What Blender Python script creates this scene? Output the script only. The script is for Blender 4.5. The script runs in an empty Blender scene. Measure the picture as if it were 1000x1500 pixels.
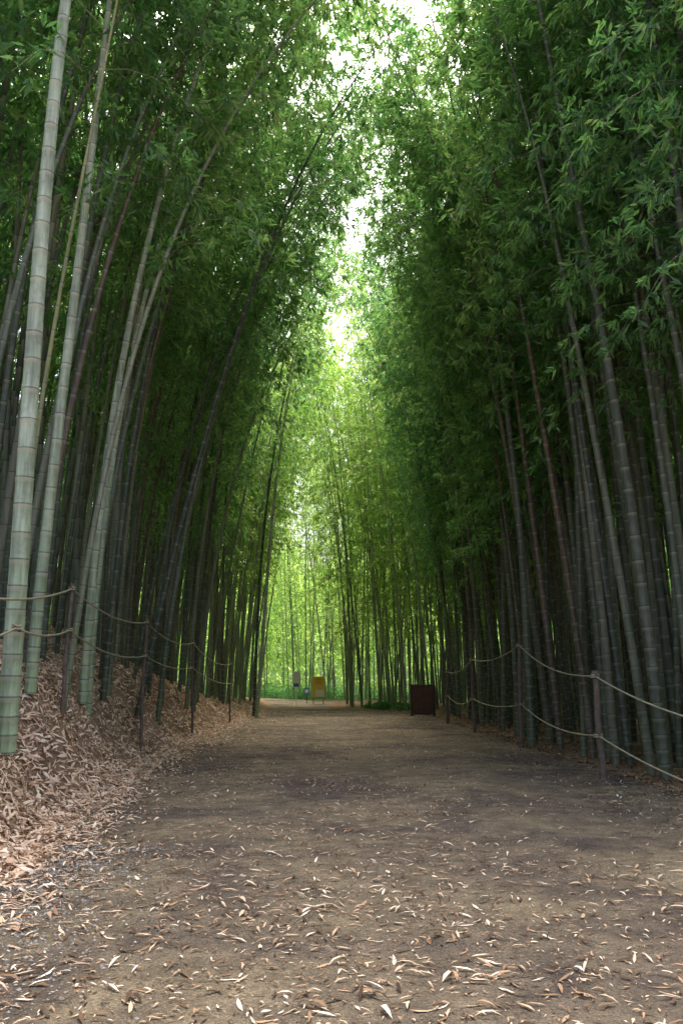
import bpy, math, random, bmesh
import numpy as np
from mathutils import Vector, Matrix
random.seed(5)
rng = np.random.default_rng(11)
scene = bpy.context.scene
col = scene.collection

# ------------------------------------------------------------ helpers
def mesh_np(name, verts, faces_list, mats, matidx=None, smooth=False, attr=None, rnd=None):
    me = bpy.data.meshes.new(name)
    verts = np.asarray(verts, dtype=np.float32)
    me.vertices.add(len(verts))
    me.vertices.foreach_set("co", verts.ravel())
    loops = np.concatenate([f.ravel() for f in faces_list]).astype(np.int32)
    sizes = np.concatenate([np.full(len(f), f.shape[1]) for f in faces_list]).astype(np.int32)
    starts = np.concatenate([[0], np.cumsum(sizes)[:-1]]).astype(np.int32)
    me.loops.add(len(loops))
    me.loops.foreach_set("vertex_index", loops)
    me.polygons.add(len(sizes))
    me.polygons.foreach_set("loop_start", starts)
    me.polygons.foreach_set("loop_total", sizes)
    if matidx is not None:
        me.polygons.foreach_set("material_index", np.asarray(matidx, dtype=np.int32))
    if isinstance(smooth, np.ndarray):
        me.polygons.foreach_set("use_smooth", smooth.astype(bool))
    else:
        me.polygons.foreach_set("use_smooth", np.full(len(sizes), smooth, dtype=bool))
    for m in mats:
        me.materials.append(m)
    for nm, at in (("ring", attr), ("rnd", rnd)):
        if at is not None:
            a = me.attributes.new(nm, 'FLOAT', 'POINT')
            a.data.foreach_set("value", np.asarray(at, dtype=np.float32))
    me.update(calc_edges=True)
    return me

def add_obj(name, me, parent=None, loc=(0, 0, 0), rot=(0, 0, 0), scale=(1, 1, 1)):
    ob = bpy.data.objects.new(name, me)
    col.objects.link(ob)
    ob.location = loc; ob.rotation_euler = rot; ob.scale = scale
    if parent: ob.parent = parent
    return ob

def sstep(t):
    t = np.clip(t, 0, 1)
    return t * t * (3 - 2 * t)

# ------------------------------------------------------------ materials
def new_mat(name):
    m = bpy.data.materials.new(name); m.use_nodes = True
    nt = m.node_tree
    for n in list(nt.nodes): nt.nodes.remove(n)
    out = nt.nodes.new("ShaderNodeOutputMaterial")
    return m, nt, out

def ramp(nt, stops, interp='LINEAR'):
    r = nt.nodes.new("ShaderNodeValToRGB")
    r.color_ramp.interpolation = interp
    e = r.color_ramp.elements
    while len(e) < len(stops): e.new(0.5)
    for i, (p, c) in enumerate(stops):
        e[i].position = p; e[i].color = (*c, 1)
    return r

def noise(nt, scale, detail=5, rough=0.6, coord=None, dist=0.0):
    n = nt.nodes.new("ShaderNodeTexNoise")
    n.inputs["Scale"].default_value = scale
    n.inputs["Detail"].default_value = detail
    n.inputs["Roughness"].default_value = rough
    n.inputs["Distortion"].default_value = dist
    if coord is not None: nt.links.new(coord, n.inputs["Vector"])
    return n

def mixc(nt, a, b, fac, mode='MIX'):
    m = nt.nodes.new("ShaderNodeMix"); m.data_type = 'RGBA'; m.blend_type = mode
    for sock, v in ((m.inputs[0], fac), (m.inputs[6], a), (m.inputs[7], b)):
        if hasattr(v, "links"): nt.links.new(v, sock)
        elif isinstance(v, (int, float)): sock.default_value = v
        else: sock.default_value = (*v, 1)
    return m.outputs[2]

def math_(nt, op, a, b):
    m = nt.nodes.new("ShaderNodeMath"); m.operation = op
    for s, v in ((m.inputs[0], a), (m.inputs[1], b)):
        if hasattr(v, "links"): nt.links.new(v, s)
        else: s.default_value = v
    return m.outputs[0]

def leaf_mat(name, stops_d, stops_t, tfac=0.5):
    m, nt, out = new_mat(name)
    geo = nt.nodes.new("ShaderNodeNewGeometry")
    oi = nt.nodes.new("ShaderNodeAttribute"); oi.attribute_name = "rnd"
    v = math_(nt, 'ADD', math_(nt, 'MULTIPLY', geo.outputs["Random Per Island"], .6), math_(nt, 'MULTIPLY', oi.outputs["Fac"], .4))
    rd = ramp(nt, stops_d); rt = ramp(nt, stops_t)
    nt.links.new(v, rd.inputs[0]); nt.links.new(v, rt.inputs[0])
    d = nt.nodes.new("ShaderNodeBsdfDiffuse"); nt.links.new(rd.outputs[0], d.inputs["Color"])
    t = nt.nodes.new("ShaderNodeBsdfTranslucent"); nt.links.new(rt.outputs[0], t.inputs["Color"])
    g = nt.nodes.new("ShaderNodeBsdfGlossy"); g.inputs["Roughness"].default_value = .35
    g.inputs["Color"].default_value = (.8, .9, .85, 1)
    mx = nt.nodes.new("ShaderNodeMixShader"); mx.inputs[0].default_value = tfac
    nt.links.new(d.outputs[0], mx.inputs[1]); nt.links.new(t.outputs[0], mx.inputs[2])
    m2 = nt.nodes.new("ShaderNodeMixShader"); m2.inputs[0].default_value = .045
    nt.links.new(mx.outputs[0], m2.inputs[1]); nt.links.new(g.outputs[0], m2.inputs[2])
    nt.links.new(m2.outputs[0], out.inputs[0])
    return m

M_leaf = leaf_mat("bamboo_leaf",
    [(0, (0.03, 0.075, 0.036)), (0.45, (0.055, 0.13, 0.048)), (0.85, (0.12, 0.22, 0.07)), (1, (0.20, 0.24, 0.10))],
    [(0, (0.12, 0.38, 0.10)), (0.5, (0.28, 0.57, 0.14)), (1, (0.55, 0.75, 0.2))], 0.5)
M_leaf_far = leaf_mat("bamboo_leaf_sunlit",  # far-end sun glow put into the colour: brighter, yellower, more translucent leaves
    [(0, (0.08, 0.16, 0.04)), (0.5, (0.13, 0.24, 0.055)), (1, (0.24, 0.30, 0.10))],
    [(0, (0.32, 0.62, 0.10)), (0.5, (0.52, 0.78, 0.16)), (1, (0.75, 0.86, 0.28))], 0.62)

def culm_mat(name, stops, ringc=(0.30, 0.33, 0.27)):
    m, nt, out = new_mat(name)
    tc = nt.nodes.new("ShaderNodeTexCoord")
    oi = nt.nodes.new("ShaderNodeAttribute"); oi.attribute_name = "rnd"
    r = ramp(nt, stops)
    nt.links.new(oi.outputs["Fac"], r.inputs[0])
    mp = nt.nodes.new("ShaderNodeMapping"); mp.inputs["Scale"].default_value = (9, 9, 0.7)
    nt.links.new(tc.outputs["Object"], mp.inputs[0])
    n = noise(nt, 1.5, 3, 0.65, mp.outputs[0])
    rr = ramp(nt, [(0.3, (0.5, 0.52, 0.45)), (0.65, (1.25, 1.25, 1.2))])
    nt.links.new(n.outputs[0], rr.inputs[0])
    c = mixc(nt, r.outputs[0], rr.outputs[0], 1.0, 'MULTIPLY')
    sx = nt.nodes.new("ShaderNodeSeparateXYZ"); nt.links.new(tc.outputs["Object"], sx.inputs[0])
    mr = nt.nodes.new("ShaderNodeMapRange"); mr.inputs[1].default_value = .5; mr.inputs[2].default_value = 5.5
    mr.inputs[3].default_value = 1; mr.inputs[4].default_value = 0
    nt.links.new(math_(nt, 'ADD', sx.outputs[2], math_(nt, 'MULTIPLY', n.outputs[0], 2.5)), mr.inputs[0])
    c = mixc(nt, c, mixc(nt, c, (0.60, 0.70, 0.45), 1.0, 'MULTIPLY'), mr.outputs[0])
    n2 = noise(nt, 5, 4, 0.7, tc.outputs["Object"])
    r2 = ramp(nt, [(0.5, (0, 0, 0)), (0.66, (.5, .5, .5))]); nt.links.new(n2.outputs[0], r2.inputs[0])
    c = mixc(nt, c, (0.17, 0.18, 0.15), r2.outputs[0])
    at = nt.nodes.new("ShaderNodeAttribute"); at.attribute_name = "ring"
    pale = math_(nt, 'MULTIPLY', math_(nt, 'MAXIMUM', at.outputs["Fac"], 0.0), .6)
    dark = math_(nt, 'MULTIPLY', math_(nt, 'MAXIMUM', math_(nt, 'MULTIPLY', at.outputs["Fac"], -1.0), 0.0), .8)
    c = mixc(nt, c, ringc, pale)
    c = mixc(nt, c, (0.03, 0.035, 0.025), dark)
    p = nt.nodes.new("ShaderNodeBsdfPrincipled"); p.inputs["Roughness"].default_value = 0.5
    nt.links.new(c, p.inputs["Base Color"])
    nt.links.new(p.outputs[0], out.inputs[0])
    return m
M_culm = culm_mat("bamboo_culm", [(0, (0.05, 0.065, 0.048)), (0.35, (0.09, 0.115, 0.08)), (0.65, (0.14, 0.17, 0.125)), (0.82, (0.24, 0.26, 0.19)), (0.9, (0.15, 0.13, 0.09)), (1, (0.12, 0.08, 0.055))])
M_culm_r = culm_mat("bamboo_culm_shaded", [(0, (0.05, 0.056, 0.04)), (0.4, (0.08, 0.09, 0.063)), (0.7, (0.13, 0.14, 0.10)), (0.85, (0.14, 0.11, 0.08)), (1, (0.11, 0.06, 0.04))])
M_culm_pale = culm_mat("bamboo_culm_pale", [(0, (0.36, 0.43, 0.31)), (0.6, (0.38, 0.44, 0.35)), (1, (0.34, 0.39, 0.27))], (0.6, 0.62, 0.54))
M_culm_yel = culm_mat("bamboo_culm_yellow", [(0, (0.26, 0.26, 0.11)), (1, (0.28, 0.28, 0.13))])
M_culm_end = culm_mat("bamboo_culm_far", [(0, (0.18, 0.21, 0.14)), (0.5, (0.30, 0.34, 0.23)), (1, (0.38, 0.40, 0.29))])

def litter_mat(name, stops):
    m, nt, out = new_mat(name)
    geo = nt.nodes.new("ShaderNodeNewGeometry")
    r = ramp(nt, stops); nt.links.new(geo.outputs["Random Per Island"], r.inputs[0])
    p = nt.nodes.new("ShaderNodeBsdfDiffuse")
    nt.links.new(r.outputs[0], p.inputs["Color"])
    nt.links.new(p.outputs[0], out.inputs[0])
    return m
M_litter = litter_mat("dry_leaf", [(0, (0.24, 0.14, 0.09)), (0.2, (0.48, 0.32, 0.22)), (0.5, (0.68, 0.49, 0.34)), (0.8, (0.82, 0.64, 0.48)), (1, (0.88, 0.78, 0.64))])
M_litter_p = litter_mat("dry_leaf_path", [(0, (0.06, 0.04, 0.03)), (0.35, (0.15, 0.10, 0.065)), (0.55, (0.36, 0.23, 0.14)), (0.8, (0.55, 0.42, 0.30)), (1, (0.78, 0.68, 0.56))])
M_litter_d = litter_mat("dry_leaf_dark", [(0, (0.08, 0.05, 0.035)), (0.5, (0.2, 0.13, 0.08)), (1, (0.4, 0.28, 0.19))])  # shade of the right grove floor put into darker leaf colours

# path soil
M_path, nt, out = new_mat("path_soil")
tc = nt.nodes.new("ShaderNodeTexCoord"); oc = tc.outputs["Object"]
n1 = noise(nt, 0.45, 6, 0.65, oc, 0.6); n2 = noise(nt, 3.0, 5, 0.72, oc, .3); n3 = noise(nt, 60, 4, 0.8, oc)
r1 = ramp(nt, [(0.36, (0.17, 0.145, 0.13)), (0.5, (0.27, 0.225, 0.17)), (0.66, (0.38, 0.32, 0.22))]); nt.links.new(n1.outputs[0], r1.inputs[0])
r2 = ramp(nt, [(0.3, (0.55, 0.55, 0.58)), (0.7, (1.25, 1.22, 1.18))]); nt.links.new(n2.outputs[0], r2.inputs[0])
r3 = ramp(nt, [(0.3, (0.4, 0.4, 0.4)), (0.52, (0.95, 0.95, 0.95)), (0.72, (1.6, 1.57, 1.5))]); nt.links.new(n3.outputs[0], r3.inputs[0])
c = mixc(nt, r1.outputs[0], r2.outputs[0], 1, 'MULTIPLY'); c = mixc(nt, c, r3.outputs[0], 1, 'MULTIPLY')
p = nt.nodes.new("ShaderNodeBsdfDiffuse"); nt.links.new(c, p.inputs["Color"])
b = nt.nodes.new("ShaderNodeBump"); b.inputs["Strength"].default_value = 1.0; b.inputs["Distance"].default_value = 0.035
nt.links.new(math_(nt, 'ADD', n2.outputs[0], n3.outputs[0]), b.inputs["Height"]); nt.links.new(b.outputs[0], p.inputs["Normal"])
nt.links.new(p.outputs[0], out.inputs[0])

M_floor, nt, out = new_mat("forest_floor")
tc = nt.nodes.new("ShaderNodeTexCoord"); oc = tc.outputs["Object"]
n1 = noise(nt, 1.2, 4, 0.6, oc); n2 = noise(nt, 30, 4, 0.7, oc)
r1 = ramp(nt, [(0.3, (0.15, 0.10, 0.065)), (0.7, (0.36, 0.25, 0.17))]); nt.links.new(n1.outputs[0], r1.inputs[0])
sx = nt.nodes.new("ShaderNodeSeparateXYZ"); nt.links.new(oc, sx.inputs[0])
mr = nt.nodes.new("ShaderNodeMapRange"); mr.inputs[1].default_value = 2.9; mr.inputs[2].default_value = 4.2
nt.links.new(sx.outputs[2], mr.inputs[0])
mr2 = nt.nodes.new("ShaderNodeMapRange"); mr2.inputs[1].default_value = 58; mr2.inputs[2].default_value = 66
nt.links.new(sx.outputs[1], mr2.inputs[0])
rg = ramp(nt, [(0.3, (0.03, 0.05, 0.022)), (0.7, (0.07, 0.12, 0.045))]); nt.links.new(n1.outputs[0], rg.inputs[0])
c = mixc(nt, r1.outputs[0], rg.outputs[0], math_(nt, 'MAXIMUM', mr.outputs[0], mr2.outputs[0]))
r2 = ramp(nt, [(0.3, (0.5, 0.5, 0.5)), (0.7, (1.4, 1.4, 1.4))]); nt.links.new(n2.outputs[0], r2.inputs[0])
c = mixc(nt, c, r2.outputs[0], 1, 'MULTIPLY')
p = nt.nodes.new("ShaderNodeBsdfDiffuse"); nt.links.new(c, p.inputs["Color"])
nt.links.new(p.outputs[0], out.inputs[0])

def simple_mat(name, c1, c2, scale=8, rough=0.7, metallic=0):
    m, nt, out = new_mat(name)
    tc = nt.nodes.new("ShaderNodeTexCoord")
    n = noise(nt, scale, 6, 0.65, tc.outputs["Object"])
    r = ramp(nt, [(0.3, c1), (0.7, c2)]); nt.links.new(n.outputs[0], r.inputs[0])
    p = nt.nodes.new("ShaderNodeBsdfPrincipled"); p.inputs["Roughness"].default_value = rough
    p.inputs["Metallic"].default_value = metallic
    nt.links.new(r.outputs[0], p.inputs["Base Color"])
    nt.links.new(p.outputs[0], out.inputs[0])
    return m
M_rope = simple_mat("rope_fibre", (0.26, 0.24, 0.15), (0.44, 0.40, 0.27), 30)
M_post = simple_mat("post_wood", (0.07, 0.055, 0.045), (0.20, 0.15, 0.115), 12)
M_rust = simple_mat("rusty_steel", (0.07, 0.032, 0.024), (0.15, 0.065, 0.045), 6)
M_rustd = simple_mat("rusty_frame", (0.04, 0.022, 0.018), (0.08, 0.045, 0.035), 6)
M_yel = simple_mat("yellow_paint", (0.82, 0.55, 0.09), (0.86, 0.62, 0.14), 3)
M_white = simple_mat("white_paint", (0.80, 0.82, 0.82), (0.86, 0.86, 0.84), 3)
M_blue = simple_mat("blue_print", (0.06, 0.16, 0.35), (0.09, 0.22, 0.42), 3)
M_dark = simple_mat("dark_print", (0.05, 0.05, 0.05), (0.1, 0.1, 0.1), 3)
M_stone = simple_mat("gravel_stone", (0.16, 0.155, 0.15), (0.42, 0.41, 0.39), 20)

# ------------------------------------------------------------ terrain
def foot(y): return np.interp(y, [0, 7, 16, 30, 42, 58, 66, 80, 95], [-2.6, -2.75, -3.6, -3.9, -3.8, -4.6, -8, -22, -40])
def bankH(y): return np.interp(y, [0, 8, 20, 27, 36, 60], [1.1, 1.4, 1.45, 1.1, 0.4, 0.2])
def redge(y): return np.interp(y, [0, 10, 20, 35, 40, 46, 58, 64, 70, 82, 95], [5.4, 5.0, 4.6, 4.3, 3.2, -0.4, -1.0, -2.6, -7, -20, -36])
def bumps(x, y):
    return (np.sin(x * 1.7 + 2 * np.sin(y * .6)) * np.sin(y * 1.3 + 1.1 * np.sin(x * .9)) * .5
            + np.sin(x * 4.1 + y * 2.3) * np.sin(y * 3.7 - x * 1.9) * .3 + np.sin(x * 9.1 - y * 5.3) * np.sin(y * 8.2 + x * 3.1) * .15)
def height(x, y):
    x = np.asarray(x, float); y = np.asarray(y, float)
    f = foot(y) + 0.18 * np.sin(y * 1.1) + 0.1 * np.sin(y * 2.7 + 1)
    d = f - x
    h = bankH(y) * sstep(d / 1.35) + np.clip(d - 0.9, 0, 3.2) * np.interp(y, [0, 24, 40, 58], [.50, .50, .2, .05]) + np.clip(d - 8, 0, 40) * 0.3 * sstep((60 - y) / 25)
    h += 0.09 * bumps(x, y) * sstep(d / .7)
    e = x - np.where(y < 40, redge(y), 3.5)
    h += np.clip(e - 9, 0, 40) * 0.3 + 0.05 * bumps(x, y) * sstep((x - redge(y)) / 1.0)
    h += np.clip(y - 98, 0, 80) * 0.28
    return h
def axis(segs):
    out = []
    for a, b_, s in segs: out.append(np.arange(a, b_, s))
    return np.concatenate(out)
gx = axis([(-400, -60, 20), (-60, -16, 2), (-16, -7, .5), (-7, -1.5, .1), (-1.5, 4, .5), (4, 8, .2), (8, 16, .6), (16, 60, 2), (60, 401, 20)])
gy = axis([(-200, -20, 20), (-20, 0, 2), (0, 25, .15), (25, 60, .5), (60, 120, 2), (120, 601, 30)])
X, Y = np.meshgrid(gx, gy)
Z = height(X, Y)
inside = sstep((X - foot(Y) - .25) / .5) * sstep((redge(Y) - .3 - X) / .5)
Z = Z - 0.06 * inside * (Y < 66)
def grid_faces(nx, ny):
    i = np.arange(nx * ny).reshape(ny, nx)
    return np.stack([i[:-1, :-1].ravel(), i[:-1, 1:].ravel(), i[1:, 1:].ravel(), i[1:, :-1].ravel()], 1)
me = mesh_np("ground", np.stack([X.ravel(), Y.ravel(), Z.ravel()], 1), [grid_faces(len(gx), len(gy))], [M_floor], smooth=True)
add_obj("ground", me)
py = axis([(-6, 25, .12), (25, 72, .5)]); pu = np.linspace(0, 1, 90)
U, PY = np.meshgrid(pu, py)
le = foot(PY) - 0.0 + .12 * np.sin(PY * 1.7); re = redge(PY) + .1 * np.sin(PY * 1.3)
PX = le + (re - le) * U
PZ = 0.012 + 0.018 * bumps(PX * .8, PY * .8) - 0.05 * (1 - sstep(np.minimum(U, 1 - U) / .05)) + .03 * (PY > 62)
me = mesh_np("dirt_path", np.stack([PX.ravel(), PY.ravel(), PZ.ravel()], 1), [grid_faces(len(pu), len(py))], [M_path], smooth=True)
add_obj("dirt_path", me)
def surf(x, y):
    h = height(x, y)
    ins = (x > foot(y) + .3) & (x < redge(y) - .3)
    return np.where(ins, 0.014 + 0.018 * bumps(x * .8, y * .8), h)

# ------------------------------------------------------------ leaves
def leaves_mesh(P, D, L, W, curl=0.15, side=None):
    n = len(P)
    D = D / np.linalg.norm(D, axis=1, keepdims=True)
    if side is None:
        rv = rng.normal(size=(n, 3)); S = np.cross(D, rv)
    else: S = side
    S /= np.linalg.norm(S, axis=1, keepdims=True) + 1e-9
    N = np.cross(S, D)
    L = L[:, None]; W = W[:, None]
    c = (rng.random((n, 1)) - .3) * curl * 2
    V = np.stack([P, P + D * L * .35 + S * W * .5 + N * L * c * .5, P + D * L, P + D * L * .35 - S * W * .5 + N * L * c * .5], 1).reshape(-1, 3)
    return V, np.arange(4 * n).reshape(n, 4)

def tube(path, rad, sides):
    path = np.asarray(path); m = len(path)
    T = np.gradient(path, axis=0); T /= np.linalg.norm(T, axis=1, keepdims=True) + 1e-9
    ref = np.array([0.0, 1.0, 0.0]) if abs(T[0, 1]) < .9 else np.array([1.0, 0, 0])
    A = np.cross(T, ref); A /= np.linalg.norm(A, axis=1, keepdims=True) + 1e-9
    B = np.cross(T, A)
    a = np.linspace(0, 2 * np.pi, sides, endpoint=False)
    V = path[:, None] + np.asarray(rad)[:, None, None] * (np.cos(a)[None, :, None] * A[:, None] + np.sin(a)[None, :, None] * B[:, None])
    idx = np.arange(m * sides).reshape(m, sides)
    F = np.stack([idx[:-1], np.roll(idx[:-1], -1, 1), np.roll(idx[1:], -1, 1), idx[1:]], -1).reshape(-1, 4)
    return V.reshape(-1, 3), F

def plant_arrays(H, r0, lin, bend, fol0, leafn=6, leafL=.20, sides=8, brlen=1.7, tw=8, dens=.72, power=2.6, wob=.06, lod=0):
    ph = rng.random(4) * 6.28
    def cur(t):
        t = np.asarray(t, float)
        return np.stack([lin * t + bend * t ** power + wob * (np.sin(t * 7 + ph[0]) - np.sin(ph[0])), wob * 2 * np.sin(t * 4 + ph[1]) - wob * 2 * math.sin(ph[1]), H * t - abs(bend) * .22 * t ** 5], -1)
    zs = []; z = .12
    while z < H * .985:
        zs.append(z); t = z / H
        z += (.18 + .24 * min(1, t * 5)) * (1 - .45 * t) * random.uniform(.93, 1.07) * (1 if lod == 0 else 1.5)
    ts = [-.02]; rs = [1.]; ring = [0.]
    if lod < 2:
        for z in zs:
            for dz, rr, g in ((-.07, 1.0, .0), (-.012, 1.01, 1.0), (0, 1.09, -1.), (.016, .98, .0))[(0 if lod == 0 else 1):]:
                ts.append((z + dz) / H); rs.append(rr); ring.append(g)
    else:
        for t in np.linspace(.1, .95, 8): ts.append(t); rs.append(1.); ring.append(0)
    ts.append(1.0); rs.append(1.0); ring.append(0)
    ts = np.array(ts); rs = np.array(rs)
    rad = r0 * (1 - .9 * np.clip(ts, 0, 1) ** 1.25) * rs
    V, F = tube(cur(ts), rad, sides)
    Vs = [V]; Fs = [F]; off = len(V); rings = [np.repeat(ring, sides)]
    mi = [np.zeros(len(F), int)]
    P = []; D = []
    az = random.uniform(0, 6.28)
    for z in zs:
        t = z / H
        if t < fol0 - .15 or (t < fol0 and random.random() < .65): continue
        az += math.pi + random.uniform(-.5, .5)
        for k in (0, 1):
            if random.random() > dens: continue
            a = az + k * .7 + random.uniform(-.3, .3)
            tt = (t - fol0) / (1 - fol0)
            L = brlen * random.uniform(.45, 1.25) * (1 - .45 * max(0, tt) ** 1.5)
            up = random.uniform(.35, .9)
            s = np.linspace(0, 1, 5)
            base = cur([t])[0]
            dx, dy = math.cos(a), math.sin(a)
            bp = base + np.stack([dx * L * s, dy * L * s, L * (up * s - (.65 + .45 * random.random()) * s ** 2.2)], 1)
            if lod < 2:
                Vb, Fb = tube(bp, np.linspace(.009, .003, 5), 3)
                Vs.append(Vb); Fs.append(Fb + off); off += len(Vb); rings.append(np.zeros(len(Vb)))
                mi.append(np.zeros(len(Fb), int))
            for j in range(tw):
                q = random.uniform(.3, 1.0) ** .7
                f = q * 4; i0 = min(3, int(f)); pt = bp[i0] + (bp[i0 + 1] - bp[i0]) * (f - i0)
                tdir = np.array([dx, dy, 0]) * .6 + rng.normal(size=3) * .6; tdir[2] -= .15
                tdir /= np.linalg.norm(tdir)
                tip = pt + tdir * random.uniform(.06, .28)
                P.append(tip + rng.normal(size=(leafn, 3)) * .035)
                dd = tdir * .8 + rng.normal(size=(leafn, 3)) * .5; dd[:, 2] -= .5
                D.append(dd)
    P = np.concatenate(P); D = np.concatenate(D); n = len(P)
    Dn = D / np.linalg.norm(D, axis=1, keepdims=True)
    S = np.cross(Dn, rng.normal(size=(n, 3)) * .5 + np.array([0, 0, 1.0]))
    V, F = leaves_mesh(P, D, leafL * (.65 + .7 * rng.random(n)), leafL * (.22 + .09 * rng.random(n)), .2, S)
    Vs.append(V); Fs.append(F + off); rings.append(np.zeros(len(V))); mi.append(np.ones(len(F), int))
    return np.concatenate(Vs), np.concatenate(Fs), np.concatenate(mi), np.concatenate(rings)

# ------------------------------------------------------------ hero bamboo
hero = [
 # x, y, H, r, lin, bend, fol0, mat, rot
 (-3.80, 10.0, 19, .118, 0.0, 1.2, .64, M_culm_pale, 0),
 (-4.10, 11.5, 18, .082, 0.15, 1.2, .64, M_culm_pale, 0),
 (-4.00, 10.4, 16, .034, 0.7, .8, .68, M_culm_yel, 0),
 (-4.15, 14.0, 18, .074, 1.0, 2.6, .66, M_culm_pale, 0),
 (-4.20, 18.0, 18, .066, 2.6, 3.6, .55, M_culm, 0),
 (-4.40, 15.2, 18, .066, 0.7, 3.0, .55, M_culm_pale, 0),
 (-4.50, 16.5, 19, .062, 1.0, 4.6, .55, M_culm, 0),
 (-4.30, 20.5, 20, .066, 1.5, 5.4, .48, M_culm, 0),
 (-4.25, 24.0, 21, .062, 1.2, 5.2, .45, M_culm, 0),
 (-4.65, 12.8, 19, .070, 0.5, 4.0, .6, M_culm, 0),
 (-3.20, 33.0, 21, .075, 1.2, 1.6, .62, M_culm_pale, 0),
 (-3.45, 34.5, 21, .07, 0.6, 2.2, .60, M_culm, 0),
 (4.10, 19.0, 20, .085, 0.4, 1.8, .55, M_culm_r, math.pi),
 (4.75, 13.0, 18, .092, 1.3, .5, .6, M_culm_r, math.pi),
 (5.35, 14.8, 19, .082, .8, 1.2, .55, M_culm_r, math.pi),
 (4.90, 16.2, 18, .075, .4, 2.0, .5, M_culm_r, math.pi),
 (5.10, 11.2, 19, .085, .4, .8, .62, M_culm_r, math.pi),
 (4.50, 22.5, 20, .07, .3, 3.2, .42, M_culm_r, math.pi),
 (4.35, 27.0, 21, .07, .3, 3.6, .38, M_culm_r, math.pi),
]
hpos = []
for (x, y, H, r, lin, bend, f0, mt, rz) in hero:
    V, F, mi, rg_ = plant_arrays(H, r, lin, bend, f0, sides=12, dens=.8)
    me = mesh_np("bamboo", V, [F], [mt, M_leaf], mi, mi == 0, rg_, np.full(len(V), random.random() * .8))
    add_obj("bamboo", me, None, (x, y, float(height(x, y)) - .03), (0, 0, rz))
    hpos.append((x, y))

# ------------------------------------------------------------ grove
def mk(rows, **kw): return [plant_arrays(H, r, l, b_, f0, **kw) for H, r, l, b_, f0 in rows]
EDGE_L = mk([(20, .065, .8, 5.6, .48), (20, .075, 1.4, 4.6, .54), (19, .06, .5, 5.8, .44), (21, .068, 1.6, 4.8, .52), (19, .05, 1.0, 5.6, .50), (16, .045, 2.0, 2.8, .46)], sides=7)
EDGE_F = mk([(22, .06, .5, 3.4, .42), (23, .07, .8, 3.4, .46), (21, .055, .3, 4.4, .46), (19, .05, .9, 2.4, .38)], sides=6, leafL=.25, leafn=5, tw=6, dens=.7)
EDGE_R = mk([(20, .075, .4, 3.6, .40), (21, .085, .8, 3.2, .46), (18, .06, .2, 3.8, .34), (21, .07, .8, 3.6, .42), (19, .05, .4, 2.8, .36)], sides=7)
EDGE_N = mk([(18, .075, .3, 1.2, .46), (19, .085, .5, 1.6, .50), (17, .055, .1, 1.8, .42)], sides=7)
END = mk([(23, .055, .4, 2.6, .34), (25, .065, .9, 2.4, .36), (20, .05, .2, 3.0, .32), (24, .06, .6, 1.6, .34)], sides=6, leafL=.28, leafn=4, tw=5, dens=.75, brlen=2.0)
MID = mk([(17, .07, .4, 1.5, .5), (18, .055, .9, 2.0, .55), (16, .05, .2, 1.8, .46), (19, .075, .6, 1.0, .55)], sides=5, leafn=4, tw=4, leafL=.36, lod=1, dens=.75)
FARP = mk([(15, .07, .4, 1.5, .2), (16, .06, .9, 2.0, .15), (14, .065, .2, 1.8, .25)], sides=4, leafn=3, tw=3, leafL=.65, lod=2, dens=.8)
batch = []; cnt = 0
def put(vs, x, y, rz):
    for hx, hy in hpos:
        if (x - hx) ** 2 + (y - hy) ** 2 < .1: return
    s = random.uniform(.86, 1.06); v = random.choice(vs)
    M = (Matrix.Rotation(random.gauss(0, .035), 3, 'X') @ Matrix.Rotation(random.gauss(0, .03), 3, 'Y') @ Matrix.Rotation(rz, 3, 'Z'))
    V = (v[0] * s) @ np.array(M).T + np.array([x, y, float(height(x, y)) - .05])
    batch.append((V.astype(np.float32), v[1], v[2], v[3]))
def fill(vs, xa, xb, ya, yb, cell, fac, cond=None):
    x = xa
    while x < xb:
        y = ya
        while y < yb:
            px = x + random.random() * cell; py_ = y + random.random() * cell
            if cond is None or cond(px, py_): put(vs, px, py_, fac(px, py_))
            y += cell
        x += cell
def flush(name="bamboo_grove", cm=None, lm=None):
    global batch, cnt
    off = 0; Fs = []; rn = []
    for V, F, mi, r_ in batch:
        Fs.append(F + off); off += len(V); rn.append(np.full(len(V), random.random()))
    mi = np.concatenate([b_[2] for b_ in batch])
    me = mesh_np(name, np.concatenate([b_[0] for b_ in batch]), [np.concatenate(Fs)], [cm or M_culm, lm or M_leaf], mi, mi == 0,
                 np.concatenate([b_[3] for b_ in batch]), np.concatenate(rn))
    add_obj(name, me); cnt += len(batch); print(name, len(batch), len(mi)); batch = []
lf = lambda x, y: random.gauss(0, .5)
rf = lambda x, y: math.pi + random.gauss(0, .5)
anyf = lambda x, y: random.uniform(0, 6.28)
eL = lambda x, y: x < foot(y) - 0.75 and x > foot(y) - 2.4
fill(EDGE_L, -6.6, -3.4, 11.5, 27, .8, lf, eL)
fill(EDGE_F, -6.6, -3.4, 27, 36, .95, lf, eL)
fill(MID, -14, -4.5, 9.5, 60, 1.0, lf, lambda x, y: x < foot(y) - 2.1)
fill(FARP, -28, -14, 8, 66, 2.8, anyf)
flush()
fill(EDGE_N, 4.3, 7, 9.5, 19, .72, rf, lambda x, y: x > max(4.35, redge(y) - .15))
fill(EDGE_R, 4.3, 6.8, 19, 37, .8, rf, lambda x, y: x > max(4.35, redge(y) - .15))
fill(MID, 6.8, 14, 9.5, 62, 1.0, rf, lambda x, y: True)
fill(FARP, 14, 28, 8, 70, 2.8, anyf)
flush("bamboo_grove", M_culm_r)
fill(EDGE_F, -6.6, -3.4, 36, 60, 1.0, lf, eL)
ef = lambda x, y: math.pi + random.gauss(0, .9)
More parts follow.
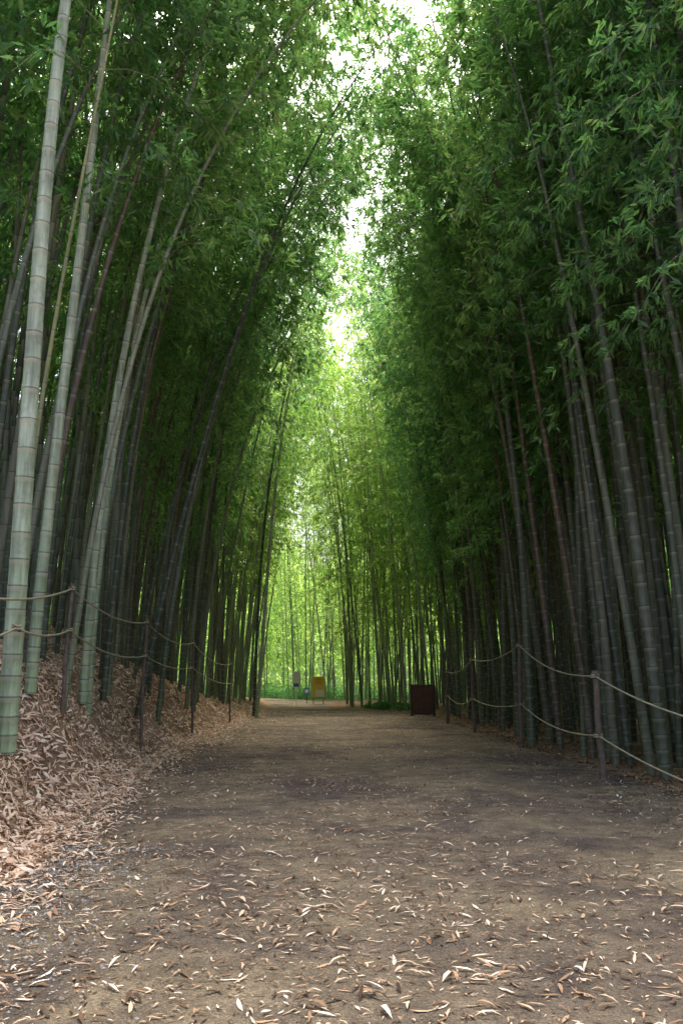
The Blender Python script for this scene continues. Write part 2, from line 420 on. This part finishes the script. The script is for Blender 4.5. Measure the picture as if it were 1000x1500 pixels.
fill(END, -2, 6.8, 41, 54, 1.2, ef, lambda x, y: x > redge(y) + .8)
fill(END, -20, 6.8, 54, 74, 1.7, anyf, lambda x, y: x > redge(y) + .9)
fill(FARP, -30, 14, 76, 100, 2.8, anyf, lambda x, y: x > redge(y) + 1)
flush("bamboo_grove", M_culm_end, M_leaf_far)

# ------------------------------------------------------------ undergrowth
def shrub_cloud(name, pts, rad, n, L):
    P = []
    for (x, y, s) in pts:
        q = rng.normal(size=(int(n * s), 3)); q /= np.linalg.norm(q, axis=1, keepdims=True)
        q *= (rng.random((len(q), 1)) ** .4) * np.array([rad, rad, rad * .8]) * s
        q[:, 2] = np.abs(q[:, 2]); q += np.array([x, y, float(height(x, y))]); P.append(q)
    P = np.concatenate(P); D = rng.normal(size=P.shape); D[:, 2] += .3
    V, F = leaves_mesh(P, D, L * (.6 + .8 * rng.random(len(P))), L * .35 * np.ones(len(P)))
    add_obj(name, mesh_np(name, V, [F], [M_leaf]))
pts = [(random.uniform(-.2, 4.5), random.uniform(42.5, 46), random.uniform(.4, .9)) for _ in range(26)]
pts += [(random.uniform(-14, 6), random.uniform(66, 80), random.uniform(1.0, 2.6)) for _ in range(90)]
pts = [p_ for p_ in pts if p_[0] > redge(p_[1]) + 1.2]
shrub_cloud("undergrowth_shrubs", pts, .6, 240, .2)

# ------------------------------------------------------------ litter
def litter(name, x, y, mat, L0, lift, tilt, wr=(.12, .1)):
    n = len(x); z = surf(x, y)
    eps = .05
    nx = -(height(x + eps, y) - height(x - eps, y)) / (2 * eps); ny = -(height(x, y + eps) - height(x, y - eps)) / (2 * eps)
    N = np.stack([nx, ny, np.ones(n)], 1) + rng.normal(size=(n, 3)) * tilt
    N /= np.linalg.norm(N, axis=1, keepdims=True)
    a = rng.random(n) * 6.283
    D = np.stack([np.cos(a), np.sin(a), np.zeros(n)], 1); D -= N * (D * N).sum(1, keepdims=True)
    D /= np.linalg.norm(D, axis=1, keepdims=True)
    S = np.cross(N, D)
    L = L0 * (.35 + 1.2 * rng.random(n) ** 1.3); W = L * (wr[0] + wr[1] * rng.random(n))
    P = np.stack([x, y, z + .004 + lift * rng.random(n)], 1) - D * L[:, None] * .5
    Lc = L[:, None]; Wc = W[:, None]; cu = (rng.random((n, 1)) - .35) * .35
    sw = (rng.random((n, 1)) - .5) * .2
    v = [P,
         P + D * Lc * .33 + S * (Wc * .5 + sw * Lc * .5) + N * (Lc * cu * .7 + Wc * .15), P + D * Lc * .33 - S * (Wc * .5 - sw * Lc * .5) + N * (Lc * cu * .7 + Wc * .15),
         P + D * Lc * .68 + S * (Wc * .4 + sw * Lc * .5) + N * (Lc * cu * .8), P + D * Lc * .68 - S * (Wc * .4 - sw * Lc * .5) + N * (Lc * cu * .8),
         P + D * Lc]
    V = np.stack(v, 1); V[:, :, 2] = np.maximum(V[:, :, 2], (z + .002)[:, None]) if tilt < .3 else V[:, :, 2]
    i = (np.arange(n) * 6)[:, None]
    T = np.concatenate([i + np.array([[0, 2, 1]]), i + np.array([[3, 4, 5]])]); Q = i + np.array([[1, 2, 4, 3]])
    add_obj(name, mesh_np(name, V.reshape(-1, 3), [T, Q], [mat]))
def samp(n, y0, y1, p=1.6):
    return y0 + (y1 - y0) * rng.random(n) ** p
n = 120000
y = samp(n, 2.5, 42, 1.7); d = rng.random(n) ** 1.1 * 5.8 - .15
x = foot(y) + .18 * np.sin(y * 1.1) - d
litter("fallen_leaves_bank", x, y, M_litter, .14, .04, .38)
n = 13000
y = samp(n, 5.5, 40, 1.3); x = foot(y) + np.abs(rng.normal(size=n)) * .42 - .1
litter("fallen_leaves_bank_foot", x, y, M_litter, .10, .012, .2)
n = 120000
y = samp(n, 2.5, 42, 1.45); x = foot(y) + (redge(y) + .3 - foot(y)) * rng.random(n)
den = .55 + .5 * np.sin(x * 1.3 + np.sin(y * .9) * 2) * np.sin(y * .8 + x * .4) + .25 * (np.abs(x - 1) > 2.2) + .2 * (y < 8)
k = rng.random(n) < np.clip(den, .22, 1) * .7
k1 = k & (rng.random(n) < .36); k2 = k & ~k1
litter("fallen_leaves_path", x[k1], y[k1], M_litter_p, .092, .008, .13, (.10, .10))
litter("leaf_fragments", x[k2], y[k2], M_litter_p, .035, .004, .13, (.15, .2))
n = 18000
y = samp(n, 3, 42, 1.4); x = redge(y) - .6 + np.abs(rng.normal(size=n)) * 2.0
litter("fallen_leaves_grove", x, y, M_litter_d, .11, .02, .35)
n = 5000
y = 3.2 + 5 * rng.random(n); x = foot(y) + .15 + np.abs(rng.normal(size=n)) * .55
z = surf(x, y); s = .005 + .010 * rng.random(n) ** 2
oc_ = np.array([[1, 0, 0], [0, 1, 0], [-1, 0, 0], [0, -1, 0], [0, 0, .7], [0, 0, -.7]])
V = np.stack([x, y, z], 1)[:, None] + oc_[None] * s[:, None, None] * (.7 + .6 * rng.random((n, 6, 1)))
i = (np.arange(n) * 6)[:, None]
F = np.concatenate([i + np.array([t]) for t in ([0, 1, 4], [1, 2, 4], [2, 3, 4], [3, 0, 4], [1, 0, 5], [2, 1, 5], [3, 2, 5], [0, 3, 5])])
add_obj("gravel", mesh_np("gravel", V.reshape(-1, 3), [F], [M_stone]))

# ------------------------------------------------------------ fences
def fence(name, posts, rope_rows, r=.045, sag=.16):
    em = bpy.data.objects.new(name, None); col.objects.link(em)
    for i, (x, y, zt) in enumerate(posts):
        zb = float(height(x, y)) - .1
        ss = np.linspace(0, 1, 8)
        jx = random.uniform(-.05, .05)
        pth = np.stack([x + jx * (1 - ss) + .01 * np.sin(ss * 9), np.full(8, y), zb + (zt + .08 - zb) * ss], 1)
        V, F = tube(pth, r * (1.05 - .15 * ss) * (1 + .06 * np.sin(ss * 20)), 10)
        top = np.arange(len(V) - 10, len(V)).reshape(1, 10)
        add_obj("post_%d" % (i + 1), mesh_np("post", V, [F, top], [M_post], smooth=True), em)
    for j, row in enumerate(rope_rows):
        pts = []
        for a, b_ in zip(row[:-1], row[1:]):
            a = np.array(a); b_ = np.array(b_)
            L = np.linalg.norm(b_ - a); sg = sag * random.uniform(.6, 1.3)
            for s in np.linspace(0, 1, 14, endpoint=False):
                q = a + (b_ - a) * s; q[2] -= sg * L / 5 * 4 * s * (1 - s); pts.append(q)
        pts.append(np.array(row[-1], float)); pts = np.array(pts, float)
        V, F = tube(pts, np.full(len(pts), .014), 6)
        add_obj("rope_%d" % (j + 1), mesh_np("rope", V, [F], [M_rope], smooth=True), em)
        for i, q in enumerate(row):
            a = np.linspace(0, 2 * np.pi * 2.5, 26)
            kp = np.stack([q[0] + (r + .012) * np.cos(a), q[1] + (r + .012) * np.sin(a), q[2] + np.linspace(-.035, .035, 26)], 1)
            V, F = tube(kp, np.full(26, .013), 5)
            add_obj("knot_%d_%d" % (j + 1, i + 1), mesh_np("knot", V, [F], [M_rope], smooth=True), em)
    return em
R = [(4.45, 8.0, .95), (3.9, 13.4, 1.55), (4.05, 19.7, 2.26), (3.75, 25.0, 2.05), (3.65, 30.0, 1.75)]
fence("rope_fence", R, [R, [(4.45, 8.0, .2), (3.9, 13.4, .66), (4.05, 19.7, .95), (3.75, 25.0, .95), (3.65, 30.0, .95)]], r=.055)
Lp = [(-3.25, 6.2, 2.25), (-3.95, 12.5, 2.8), (-3.85, 17.0, 2.6), (-3.95, 23.0, 2.45), (-3.85, 30.0, 2.0)]
fence("rope_fence", Lp, [Lp, [(-3.25, 6.2, 1.75), (-3.55, 9.4, 2.05), (-3.95, 12.5, 2.2), (-3.85, 17.0, 1.95), (-3.95, 23.0, 1.8), (-3.85, 30.0, 1.35)]], r=.032, sag=.14)

# ------------------------------------------------------------ boards and signs
def box(name, parent, cx, cy, cz, sx, sy, sz, mat, bev=.01):
    bm = bmesh.new(); bmesh.ops.create_cube(bm, size=1)
    for v in bm.verts: v.co = Vector((v.co.x * sx, v.co.y * sy, v.co.z * sz))
    bmesh.ops.bevel(bm, geom=bm.edges[:], offset=min(bev, min(sx, sy, sz) * .3), segments=1, affect='EDGES')
    me = bpy.data.meshes.new(name); bm.to_mesh(me); bm.free(); me.materials.append(mat)
    return add_obj(name, me, parent, (cx, cy, cz))
e = bpy.data.objects.new("rusted_steel_notice_board", None); col.objects.link(e); e.location = (3.35, 36, .0); e.rotation_euler = (0, 0, math.radians(-8))
box("panel", e, 0, 0, .68, .86, .10, 1.08, M_rust)
for i, (cx, cz, sx, sz) in enumerate([(-.46, .66, .07, 1.28), (.46, .66, .07, 1.28), (0, 1.26, .84, .07), (0, .11, .84, .06)]):
    box("frame_%d" % (i + 1), e, cx, 0, cz, sx, .15, sz, M_rustd)
box("foot_1", e, -.46, 0, .03, .16, .4, .05, M_rustd); box("foot_2", e, .46, 0, .03, .16, .4, .05, M_rustd)
e = bpy.data.objects.new("yellow_sign", None); col.objects.link(e); e.location = (-1.4, 53, 0)
box("board", e, 0, 0, 1.05, .76, .05, 1.25, M_yel)
box("leg_1", e, -.3, .06, .75, .05, .05, 1.5, M_dark); box("leg_2", e, .3, .06, .75, .05, .05, 1.5, M_dark)
box("notice", e, .08, -.034, .66, .5, .012, .38, M_white, .003)
for i in range(3): box("text_line_%d" % (i + 1), e, -.02, -.031, 1.5 - i * .13, .45 - .06 * (i % 2), .008, .02, M_dark, .002)
e = bpy.data.objects.new("white_sign", None); col.objects.link(e); e.location = (-2.75, 53, 0)
box("board", e, 0, 0, 1.5, .42, .05, .95, M_white)
box("leg_1", e, 0, .05, .85, .06, .05, 1.7, M_white)
box("picture", e, 0, -.031, 1.15, .34, .01, .2, M_blue, .003)
e = bpy.data.objects.new("blue_sign", None); col.objects.link(e); e.location = (-2.15, 54, 0)
box("board", e, 0, 0, .75, .35, .05, .5, M_blue); box("leg_1", e, 0, .05, .4, .05, .05, .8, M_dark)
box("label", e, 0, -.031, .78, .2, .01, .2, M_white, .003)

# ------------------------------------------------------------ light
el, azd = 66, 8
w = bpy.data.worlds.new("World"); scene.world = w; w.use_nodes = True
nt = w.node_tree
bg = nt.nodes["Background"]
sky = nt.nodes.new("ShaderNodeTexSky"); sky.sky_type = 'NISHITA'; sky.sun_disc = False
sky.sun_elevation = math.radians(el); sky.sun_rotation = math.radians(azd)
sky.air_density = 1.0; sky.dust_density = 9.0; sky.ozone_density = 1.0
nt.links.new(sky.outputs[0], bg.inputs[0]); bg.inputs[1].default_value = 0.5
sd = bpy.data.lights.new("sun", 'SUN'); sd.energy = 5; sd.angle = math.radians(20); sd.color = (1, .96, .88)
so = bpy.data.objects.new("sun", sd); col.objects.link(so)
dirv = Vector((math.sin(math.radians(azd)) * math.cos(math.radians(el)), math.cos(math.radians(azd)) * math.cos(math.radians(el)), math.sin(math.radians(el))))
so.rotation_euler = dirv.to_track_quat('Z', 'Y').to_euler()
so.location = (0, 0, 40)

# ------------------------------------------------------------ camera
cd = bpy.data.cameras.new("camera"); cd.sensor_fit = 'VERTICAL'; cd.sensor_height = 36; cd.lens = 30.0
cd.clip_end = 2000
co = bpy.data.objects.new("camera", cd); col.objects.link(co)
co.location = (0, 0, 1.5); co.rotation_euler = (math.radians(90 + 11.09), 0, 0)
scene.camera = co
scene.view_settings.view_transform = 'Standard'; scene.view_settings.look = 'None'; scene.view_settings.exposure = 0
